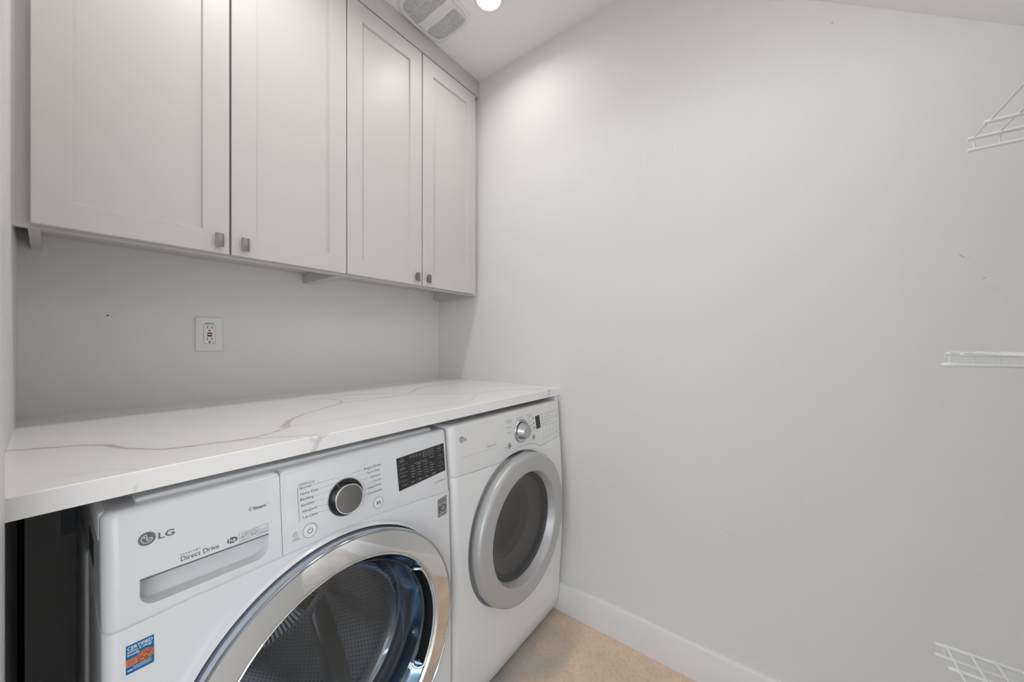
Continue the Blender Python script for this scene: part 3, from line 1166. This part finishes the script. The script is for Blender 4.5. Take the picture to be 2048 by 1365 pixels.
pl = frame(0.2172, 0.2308, -0.3672, -0.3520)+frame(0.2332, 0.2467, -0.3668, -0.3518)+frame(0.2488, 0.2636, -0.3668, -0.3512)
pl += thick([(0.2200, -0.3600), (0.2240, -0.3612), (0.2280, -0.3580), (0.2285, -0.3550)], 0.0016)+thick([(0.2270, -0.3545), (0.2225, -0.3555), (0.2205, -0.3590)], 0.0009)+thick([(0.2190, -0.3650), (0.2290, -0.3650)], 0.0012)
pl += thick([(0.2350, -0.3575), (0.2400, -0.3540), (0.2450, -0.3575)], 0.0011)+thick([(0.2362, -0.3570), (0.2362, -0.3632), (0.2438, -0.3632), (0.2438, -0.3570)], 0.0009)+thick([(0.2380, -0.3632), (0.2380, -0.3592), (0.2420, -0.3592), (0.2420, -0.3632)], 0.0008)
pl += thick([(0.2505, -0.3595), (0.2550, -0.3578), (0.2580, -0.3592), (0.2620, -0.3560)], 0.0007)+thick([(0.2488, -0.3618), (0.2636, -0.3618)], 0.0005)+thick([(0.2500, -0.3645), (0.2625, -0.3645)], 0.0011)
decal('approval_icons', FW, pl, M['inkl'], drw)
# small mark under the display
pl = thick([(0.6785, -0.4035), (0.6810, -0.3990), (0.6835, -0.4035)], 0.0011, True)
lettering('balance_lettering', FW, [T('TrueBalance', 0.6855, -0.4030, 0.0350)], M['inkl'], cp, 0.0004, pl)
lettering('touch_hint', FW, [], M['inkl'], cp, 0.0004, thick([(0.6000, -0.3870), (0.6200, -0.3855)], 0.0007))

# warranty sticker (10) and blue certification sticker
st = decal('warranty_sticker', FB, [[(0.6849, -0.5022), (0.7161, -0.5005), (0.7176, -0.4485), (0.6846, -0.4519)]], M['stgrey'], body, 0.0007, 0.0009)
pl = thick([(0.6849, -0.5022), (0.7161, -0.5005), (0.7176, -0.4485), (0.6846, -0.4519)], 0.0008, True)
pl += thick([(0.6895, -0.4553), (0.7130, -0.4530)], 0.0013)+thick([(0.6870, -0.4600), (0.7150, -0.4577)], 0.0022)+thick([(0.6885, -0.4640), (0.7140, -0.4617)], 0.0010)
pl += thick([(0.6880, -0.4985), (0.7140, -0.4970)], 0.0010)
pl += thick([(0.6900, -0.4920), (0.6900, -0.4720)], 0.0040)
pl += thick(circle(0.7040, -0.4800, 0.0090, 32), 0.0032, True)
pl += thick([(0.7000, -0.4790), (0.7080, -0.4790)], 0.0012)
decal('warranty_print', FB, pl, M['ink'], st, 0.0012, 0.0004)
s0, s1, t0, t1 = 0.0736, 0.1036, -0.5010, -0.4585


def SX(u, v):
    return (s0+(s1-s0)*u, t0+(t1-t0)*v)


bs = decal('certification_sticker', FB, [[SX(0, 0), SX(1, 0), SX(1, 1), SX(0, 1)]], M['stblue'], body, 0.0007, 0.0009)
band = [SX(0, 0.26)]+[SX(0.40, 0.26)]+[SX(0.68+0.31*math.cos(math.radians(t)), 0.42+0.21*math.sin(math.radians(t))) for t in range(205, 336, 10)]+[SX(1.0, 0.33), SX(1.0, 0.53)]
band += [SX(0.68+0.31*math.cos(math.radians(t)), 0.42+0.21*math.sin(math.radians(t))) for t in range(28, 160, 12)]+[SX(0.36, 0.50), SX(0, 0.50)]
decal('orange_band', FB, [band], M['storange'], bs, 0.0010, 0.0004)
cx, cz = SX(0.68, 0.42)
decal('band_emblem', FB, thick(circle(cx, cz, 0.0080, 30, 0.0072), 0.0010, True)+[circle(cx-0.004, cz-0.0006, 0.0022, 12), circle(cx+0.0042, cz+0.0012, 0.0022, 12), circle(cx+0.0008, cz-0.0036, 0.0026, 12)]
      + thick([(cx-0.0015, cz+0.0035), (cx+0.0020, cz+0.0035)], 0.0024)+[q for v in (0.44, 0.385, 0.33) for q in thick([SX(0.04, v), SX(0.32, v)], 0.0007)], M['stbrown'], bs, 0.0014, 0.0004)
x_, z_ = SX(0.05, 0.83)
lettering('sticker_lettering', FB, [T('CERTIFIED', x_, z_, 0.0270, height=0.0050, bold=0.02), T('asthma & allergy', x_, SX(0, 0.735)[1], 0.0265, height=0.0034, bold=0.014),
                                    T('friendly', x_, SX(0, 0.625)[1], 0.0130, height=0.0034, bold=0.014)], M['stwhite'], bs, 0.0011,
          [q for v in (0.20, 0.155, 0.115) for q in thick([SX(0.26, v), SX(0.90, v)], 0.0005)]+thick([SX(0.07, 0.12), SX(0.22, 0.12)], 0.0016))

# ------------------------------------------------------------------ dryer
dy = thing('tumble_dryer', 'white front-load dryer with broad silver door ring, standing against the right-hand wall', 'dryer', (1.078, 1.15, FL))
DX0, DX1 = 0.7440, 1.4080


def yd(z):
    return 0.800+(z+0.262)*0.0676


FD = Face(yd)
seamD = [(0.744, -0.4060), (0.757, -0.4097), (0.900, -0.4170), (0.9648, -0.4207), (1.0484, -0.4010), (1.1361, -0.3936), (1.1817, -0.4000), (1.242, -0.4215), (1.403, -0.4126)]


def sd(x):
    return interp(seamD, x)


pl_ = rounded_levels(-0.2535, 0.012, yd)
for s in (0.3, 0.6, 0.98):
    def zf2(x, s=s):
        return -0.268+(sd(x)+0.268)*s
    pl_.append((zf2, yd, 0))
pl_.append((lambda x: sd(x)+0.0002, yd, 0.0008))
dcp = loft('control_panel', DX0, DX1, 0.88, pl_, 0.022, 0.012, M['white2'], dy, m=60)
bl = [(lambda x: sd(x)+0.004, 0.7950, 0.003), (lambda x: sd(x)+0.0010, 0.7930, 0.0022), (lambda x: sd(x)-0.0006, 0.7912, 0.0016), (lambda x: sd(x)-0.0022, 0.7893, 0.0002), (lambda x: sd(x)-0.0045, 0.7888, 0)]
bl += [(-0.50, 0.784, 0), (-0.60, 0.779, 0), (-0.72, 0.777, 0), (-0.85, 0.780, 0), (-1.0, 0.788, 0), (-1.12, 0.797, 0), (-1.172, 0.802, 0.001), (-1.178, 0.804, 0.004)]
dbody = loft('body', DX0, DX1, 1.50, bl, 0.022, 0.012, M['white2'], dy, m=60)
DC = (1.0740, -0.6750)
bm = bmesh.new()
addlathe(bm, DC[0], DC[1], [(0, 0.70), (0.2755, 0.70), (0.2755, 0.7745), (0.2705, 0.7880), (0.2600, 0.7990), (0.19, 0.8000), (0.19, 1.34), (0, 1.34)], 144)
cut(dbody, bm)
bm = bmesh.new()
addbox(bm, DX0-0.0008, DX1+0.0008, 0.832, 1.51, -0.300, -0.2560, 0.004, 3)
finish('top_cover', bm, M['sheet'], dy, 35)
box('housing', DX0+0.001, DX1-0.001, 0.8805, 1.50, -0.41, -0.295, M['sheet'], dy)
for x in (0.80, 1.36):
    for y in (0.85, 1.44):
        tube('foot', [(x, y, FL), (x, y, FL+0.040)], 0.02, M['mblack'], dy, 16)
dd = lathe('door', DC[0], DC[1], [(0.238, 0.799), (0.250, 0.792), (0.2620, 0.778), (0.2650, 0.768), (0.2662, 0.758), (0.2652, 0.750), (0.2625, 0.7432), (0.2580, 0.7395), (0.2530, 0.7384), (0.2500, 0.7382), (0.2070, 0.7378), (0.2035, 0.7380), (0.2003, 0.7395), (0.1985, 0.7420), (0.1905, 0.7690), (0.188, 0.774)], M['silver'], dy, 160, 40)
lathe('window_gasket', DC[0], DC[1], [(0.1905, 0.7715), (0.1860, 0.7685), (0.1820, 0.7700), (0.1790, 0.7770), (0.1720, 0.7785), (0.1700, 0.7860)], M['rubber'], dd, 128, 50)
lathe('window', DC[0], DC[1], [(0.1825, 0.7755), (0.155, 0.7840), (0.110, 0.7890), (0.0, 0.7915)], M['dglass'], dd, 96, 50)
lathe('inner_ring', DC[0], DC[1], [(0.188, 0.790), (0.160, 0.800), (0.148, 0.830), (0.140, 0.835), (0.136, 0.870), (0.170, 0.874)], M['silver'], dd, 96, 50)
lathe('drum', DC[0], DC[1], [(0.189, 0.86), (0.189, 1.31), (0.10, 1.32), (0, 1.32)], M['drum2'], dy, 96, 40)

# dial and buttons
KD = (1.1085, -0.3360)
dish = lathe('dial_dish', KD[0], KD[1]-0.0, [(0.0, yd(KD[1])-0.0006), (0.0355, yd(KD[1])-0.0006), (0.0395, yd(KD[1])-0.0050), (0.0430, yd(KD[1])-0.0052), (0.0455, yd(KD[1])-0.001), (0.0455, yd(KD[1])+0.004)], M['silverd'], dcp, 72, 50)
kn = lathe('dial_knob', KD[0], KD[1], [(0.0320, yd(KD[1])-0.001), (0.0320, yd(KD[1])-0.006), (0.0300, yd(KD[1])-0.0085), (0.0255, yd(KD[1])-0.028), (0.0235, yd(KD[1])-0.0305), (0.0, yd(KD[1])-0.0310)], M['silverd'], dcp, 72, 35)
bt = disc('power_button', FD, (1.0297, -0.3758), 0.0118, 0.0012, M['silverd'], dcp)
decal('symbol', FD, thick([(1.0265, -0.3795), (1.0330, -0.3795), (1.0330, -0.3730), (1.0265, -0.3730)], 0.0014, True), M['ink'], bt, 0.0016)
bt = disc('play_button', FD, (1.1905, -0.3765), 0.0115, 0.0012, M['silverd'], dcp)
decal('symbol', FD, [[(1.1875, -0.3725), (1.1875, -0.3800), (1.1930, -0.3762)]], M['ink'], bt, 0.0016)
for p in ((1.2619, -0.3740), (1.2883, -0.3725), (1.3143, -0.3702), (1.3407, -0.3683), (1.3631, -0.3661)):
    disc('option_button', FD, p, 0.0068, 0.0014, M['plastic'], dcp, bev=0.0010, n=24)
decal('display', FD, [[(1.2143, -0.3490), (1.2449, -0.3488), (1.2398, -0.2958), (1.2080, -0.2967)]], M['display'], dcp, 0.0006)
for p in ((1.1957, -0.3031), (1.1971, -0.3217), (1.1990, -0.3405)):
    decal('status_light', FD, [circle(p[0], p[1], 0.0034, 18)], M['ink'], dcp, 0.0006)
lg_mark(FD, 0.7903, -0.3015, 0.0098, 0.0006, (M['inkl'], M['stwhite'], M['inkl']), dcp)
lettering('maker_lettering', FD, [T('L', 0.8040, -0.3068, 0.0080, height=0.0100, bold=0.02)], M['inkm'], dcp, 0.0006)
random.seed(11)


def dashes(x0, x1, z, w=0.0016, lo=0.002, hi=0.006, gap=0.0012):
    out = []
    x = x0
    while x < x1-0.001:
        l = min(random.uniform(lo, hi), x1-x)
        out += thick([(x, z), (x+l, z)], w)
        x += l+gap
    return out


pl = thick([(0.7817, -0.3566), (0.9611, -0.3648)], 0.0006)
for a, b, z in ((1.0140, 1.0464, -0.2835), (1.0185, 1.0500, -0.2915), (1.0187, 1.0451, -0.3080), (1.0223, 1.0431, -0.3275), (1.0808, 1.1226, -0.2850),
                (1.1491, 1.1826, -0.2830), (1.1590, 1.1850, -0.2915), (1.1566, 1.1851, -0.3090), (1.1686, 1.1882, -0.3280)):
    lettering('setting_print', FD, [], M['inkl'], dcp, 0.0004, dashes(a, b, z, 0.0019))
for z in (-0.2965, -0.3092, -0.3215, -0.3340, -0.3470):
    for x in (1.2510, 1.2780, 1.3055, 1.3325, 1.3585):
        if z in (-0.3092, -0.3340) and x > 1.32:
            continue
        lettering('option_print', FD, [], M['inkl'], dcp, 0.0004, dashes(x, x+0.0190, z, 0.0017, 0.002, 0.007))
for x, z in ((1.2565, -0.3950), (1.2830, -0.3940), (1.3095, -0.3925), (1.3360, -0.3905), (1.3620, -0.3890)):
    lettering('option_print', FD, [], M['inkl'], dcp, 0.0004, dashes(x, x+0.0150, z, 0.0019))
lettering('option_print', FD, [], M['inkl'], dcp, 0.0004, thick([(1.003, -0.3770), (1.009, -0.3770)], 0.004)+dashes(1.000, 1.013, -0.3860, 0.0018))
lettering('panel_line', FD, [], M['inkl'], dcp, 0.0004, pl)
lettering('panel_lettering', FD, [T('Sensor Dry', 0.9079, -0.3548, 0.0505, height=0.0074)], M['inkl'], dcp)

# ------------------------------------------------------------------ small things on and under the back wall
ot = thing('wall_outlet', 'white wall outlet with red and black test buttons above the worktop', 'outlet', (0.3550, YB, 0.0345))
bm = bmesh.new()
addbox(bm, 0.3168, 0.3945, YB-0.006, YB-0.0005, -0.0265, 0.0945, 0.003, 3)
finish('cover_plate', bm, M['outlet'], ot, 40)
ax, az = 0.3555, 0.0340
box('receptacle_gap', ax-0.0172, ax+0.0172, YB-0.0063, YB-0.004, az-0.0342, az+0.0342, M['inkl'], ot)
box('receptacle', ax-0.0163, ax+0.0163, YB-0.0075, YB-0.004, az-0.0333, az+0.0333, M['outlet'], ot, 0.0008)
FO = Face(lambda z: YB-0.0075)
for dz, sgn in ((0.0245, 1), (-0.0165, 1)):
    pl = [[(ax-0.0072, az+dz-0.004), (ax-0.0052, az+dz-0.004), (ax-0.0052, az+dz+0.004), (ax-0.0072, az+dz+0.004)],
           [(ax+0.0054, az+dz-0.0036), (ax+0.0074, az+dz-0.0036), (ax+0.0074, az+dz+0.0036), (ax+0.0054, az+dz+0.0036)],
           circle(ax-0.0004, az+dz-0.0115, 0.0027, 14)]
    decal('socket', FO, pl, M['mblack'], ot, 0.0003)
decal('indicator', FO, [circle(ax+0.0112, az-0.0300, 0.0012, 8)], M['mblack'], ot, 0.0003)
box('reset_button', ax-0.0065, ax+0.0072, YB-0.0092, YB-0.007, az+0.0005, az+0.0062, M['red'], ot, 0.0005)
box('test_button', ax-0.0068, ax+0.0070, YB-0.0092, YB-0.007, az-0.0080, az-0.0028, M['mblack'], ot, 0.0005)
FP = Face(lambda z: YB-0.0060)
lettering('outlet_print', FP, [], M['inkl'], ot, 0.0003, dashes(ax-0.012, ax+0.012, az+0.0385, 0.0035, 0.002, 0.004, 0.0006))
for dz in (0.0480, -0.0480):
    decal('screw', FP, [circle(ax, az+dz, 0.0025, 12)], M['outlet'], ot, 0.0008, 0.0012)

t = tube('nail', [(0.1155, YB+0.004, 0.0865), (0.1155, YB-0.004, 0.0860)], 0.0022, M['mblack'], None, 10)
tag(t, 'tiny dark nail stub in the bare wall above the worktop', 'nail')
t = box('utility_box', 0.028, 0.070, YB-0.018, YB-0.0005, -0.545, -0.301, M['box'], None, 0.002)
tag(t, 'narrow grey-blue box fixed to the shaded wall behind the washing machine', 'box')
t = tube('black_line', [(XL+0.0065, 1.560, -0.235), (XL+0.0062, 1.562, -0.6), (XL+0.0065, 1.560, -0.9), (XL+0.0068, 1.561, FL+0.006)], 0.0055, M['line'], None, 12)  # narrow black upright in the corner, modelled as a thin tube
t.scale = (1, 1, 1)
tag(t, 'black cord running straight down the corner below the worktop', 'line')

# ------------------------------------------------------------------ ceiling fittings


def downlight(x, y, label):
    t = thing('recessed_light', label, 'ceiling light', (x, y, CEIL), 'recessed ceiling lights')

    def ring(name, prof, mat):
        bm = bmesh.new()
        n = 64
        R = []
        for r, z in prof:
            R.append([bm.verts.new((x+r*math.cos(2*PI*i/n), y+r*math.sin(2*PI*i/n), z+EYE)) for i in range(n)])
        for A, B in zip(R, R[1:]):
            for i in range(n):
                bm.faces.new((A[i], A[(i+1) % n], B[(i+1) % n], B[i]))
        if name == 'lens':
            bm.faces.new(R[-1])
        return finish(name, bm, mat, t, 50)
    ring('trim_ring', [(0.062, CEIL), (0.060, CEIL-0.0035), (0.052, CEIL-0.004), (0.049, CEIL-0.001)], M['vent'])
    ring('lens', [(0.050, CEIL-0.0005), (0.050, CEIL-0.0015), (0.049, CEIL-0.0018)], M['lens'])
    return t


downlight(1.104, 0.957, 'glowing round recessed light in the ceiling beside the fan grille')
downlight(0.33, 0.957, 'round recessed light in the ceiling above the washing machine')

fx = thing('added_fill_globe', 'unseen white globe added as fill light, hanging from the sloping ceiling over the aisle', 'ceiling light', (0.72, -0.10, 1.04))  # out-of-view glowing globe, added to fill the room with light
bm = bmesh.new()
bmesh.ops.create_cone(bm, cap_ends=True, segments=48, radius1=0.055, radius2=0.065, depth=0.05)
bmesh.ops.translate(bm, verts=bm.verts[:], vec=(0.72, -0.10, EYE+1.01))
finish('canopy', bm, M['vent'], fx, 40)
tube('stem', [(0.72, -0.10, 1.00), (0.72, -0.10, 0.93)], 0.008, M['nickel'], fx, 16)
bm = bmesh.new()
bmesh.ops.create_uvsphere(bm, u_segments=32, v_segments=16, radius=0.09)
bmesh.ops.translate(bm, verts=bm.verts[:], vec=(0.72, -0.10, EYE+0.85))
finish('globe', bm, emat('fill_globe_glow', WARM, FILL_GLOBE), fx, 60)

# exhaust fan grille: curved plate, louvred on both sides of a waisted middle band
vt = thing('exhaust_fan_grille', 'white slatted exhaust fan grille in the ceiling beside the cabinets', 'vent', (1.01, 1.178, CEIL))
VX, VY, HX, HY = 1.008, 1.180, 0.121, 0.113


def outer(k, sx=HX, sy=HY, p=6.5, bulge=0.007):
    a = 2*PI*k
    c, s_ = math.cos(a), math.sin(a)
    r = (abs(c)**p+abs(s_)**p)**(-1/p)
    x, y = r*c, r*s_
    return (VX+x*(sx+bulge*(1-abs(y))), VY+y*(sy+bulge*0.6*(1-abs(x))))


NV = 96
bm = bmesh.new()
R = []
for sx, sy, z in ((HX, HY, CEIL), (HX, HY, CEIL-0.005), (HX-0.004, HY-0.004, CEIL-0.009), (HX-0.012, HY-0.012, CEIL-0.0095), (HX-0.015, HY-0.015, CEIL-0.0065), (HX-0.015, HY-0.015, CEIL-0.001)):
    R.append([bm.verts.new((*outer(k/NV, sx, sy), z+EYE)) for k in range(NV)])
for A, B in zip(R, R[1:]):
    for i in range(NV):
        bm.faces.new((A[i], A[(i+1) % NV], B[(i+1) % NV], B[i]))
finish('rim', bm, M['vent'], vt, 40)
bm = bmesh.new()
addprism(bm, [outer(k/NV, HX-0.014, HY-0.014) for k in range(NV)], lambda x, y: (x, y, CEIL-0.0012+EYE), lambda x, y: (x, y, CEIL-0.0004+EYE))
finish('backing', bm, M['ventdark'], vt)


def halfwidth(y):
    u = abs(y-VY)/HY
    return 0.0215+0.0012*math.cos(u*PI*2)+0.016*max(0, (u-0.68)/0.32)**2


def extent(y, side):
    best = None
    pts = [outer(k/400, HX-0.0145, HY-0.0145) for k in range(400)]
    c = [p for p in pts if abs(p[1]-y) < 0.0022 and (p[0]-VX)*side > 0]
    if not c:
        return None
    return max(abs(p[0]-VX) for p in c)


bm = bmesh.new()
N = 24
ys = [VY-(HY-0.016)+2*(HY-0.016)*i/N for i in range(N+1)]
rows = [(y, halfwidth(y)) for y in ys]
loop = [(VX+0.012+w, y) for y, w in rows]+[(VX+0.012-w, y) for y, w in rows[::-1]]
addprism(bm, loop, lambda x, y: (x, y, CEIL-0.0095+EYE), lambda x, y: (x, y, CEIL-0.003+EYE))
finish('centre_band', bm, M['vent'], vt, 40)
bm = bmesh.new()
m_ = [outer(k/NV, HX-0.0145, HY-0.0145) for k in range(NV)]
m_ = [(x, y) if y < VY-0.0875 else (x, VY-0.0875) for x, y in m_ if y < VY-0.0800]
addprism(bm, m_, lambda x, y: (x, y, CEIL-0.0092+EYE), lambda x, y: (x, y, CEIL-0.003+EYE))
finish('end_plate', bm, M['vent'], vt)
ns = 28
for i in range(ns):
    y = VY-0.0838+0.0066*i
    for side in (-1, 1):
        e = extent(y, side)
        if e is None:
            continue
        xa = VX+0.012+side*halfwidth(y)*0.98
        xb = VX+side*e
        bm = bmesh.new()
        lo_, hi_ = min(xa, xb), max(xa, xb)
        nseg = 6
        top = []
        for k in range(nseg+1):
            x = lo_+(hi_-lo_)*k/nseg
            sag = 0.0015*math.sin(PI*k/nseg)
            top.append([bm.verts.new((x, y+dy_, CEIL+dz_-sag+EYE)) for dy_, dz_ in ((-0.0021, -0.0082), (0.0015, -0.0082), (0.0027, -0.0030), (-0.0009, -0.0030))])
        for A, B in zip(top, top[1:]):
            for q in range(4):
                bm.faces.new((A[q], A[(q+1) % 4], B[(q+1) % 4], B[q]))
        bm.faces.new(top[0])
        bm.faces.new(top[-1])
        finish('slat', bm, M['vent'], vt)
for xr in (0.948, 1.091):
    box('rib', xr-0.0010, xr+0.0010, VY-HY+0.017, VY+HY-0.017, CEIL-0.0075, CEIL-0.002, M['vent'], vt)

# ------------------------------------------------------------------ wire shelves (deck wires every inch, lip towards the room)


def wire_shelf(z, ys, ye, label, y0w, cap=False, lipdz=0.0185):
    t = thing('wire_shelf', label, 'shelf', (0.75, ys, z), 'white wire shelves')
    X = 0.900
    tube('front_rod', [(X, ys, z), (X, ye, z)], 0.0029, M['wire'], t, 12)
    tube('lip_rod', [(X, ys, z-lipdz), (X, ye, z-lipdz)], 0.0029, M['wire'], t, 12)
    for xr in (0.845, 0.602):
        tube('support_rod', [(xr, ys-0.001, z-0.0004), (xr, ye, z-0.0004)], 0.0029, M['wire'], t, 12)
    y = y0w
    while y > ye+0.004:
        tube('deck_wire', [(0.595, y, z+0.0026), (0.860, y, z+0.0027), (X-0.004, y, z+0.0032), (X+0.0018, y, z+0.0018), (X+0.0032, y, z-0.004), (X+0.0022, y, z-lipdz+0.001)], 0.00145, M['wire'], t, 8)
        y -= 0.0254
    if cap:
        lp = [(0.0, 0.0035), (0.0020, 0.0025), (0.0034, 0.0), (0.0040, -0.006), (0.0040, -0.0150), (0.0030, -0.0152)]
        bm = bmesh.new()
        n = 16
        R = []
        for r, d in lp:
            R.append([bm.verts.new((X+r*math.cos(2*PI*i/n), ys+0.002+d, z-lipdz+EYE+r*math.sin(2*PI*i/n))) for i in range(n)] if r > 0 else [bm.verts.new((X, ys+0.002+d, z-lipdz+EYE))])
        for A, B in zip(R, R[1:]):
            for i in range(n):
                if len(A) == 1:
                    bm.faces.new((A[0], B[i], B[(i+1) % n]))
                else:
                    bm.faces.new((A[i], A[(i+1) % n], B[(i+1) % n], B[i]))
        finish('end_cap', bm, M['wire'], t, 50)
    return t


wire_shelf(0.3300, -0.2415, -0.80, 'topmost white wire shelf, seen from below near the sloping ceiling', -0.2490, lipdz=0.0185)
wire_shelf(-0.0165, -0.2185, -1.10, 'white wire shelf at eye level with a rounded end cap', -0.2237, cap=True, lipdz=0.0182)
wire_shelf(-0.5020, -0.2070, -1.10, 'lowest white wire shelf, seen from above near the floor', -0.2180, lipdz=0.0178)
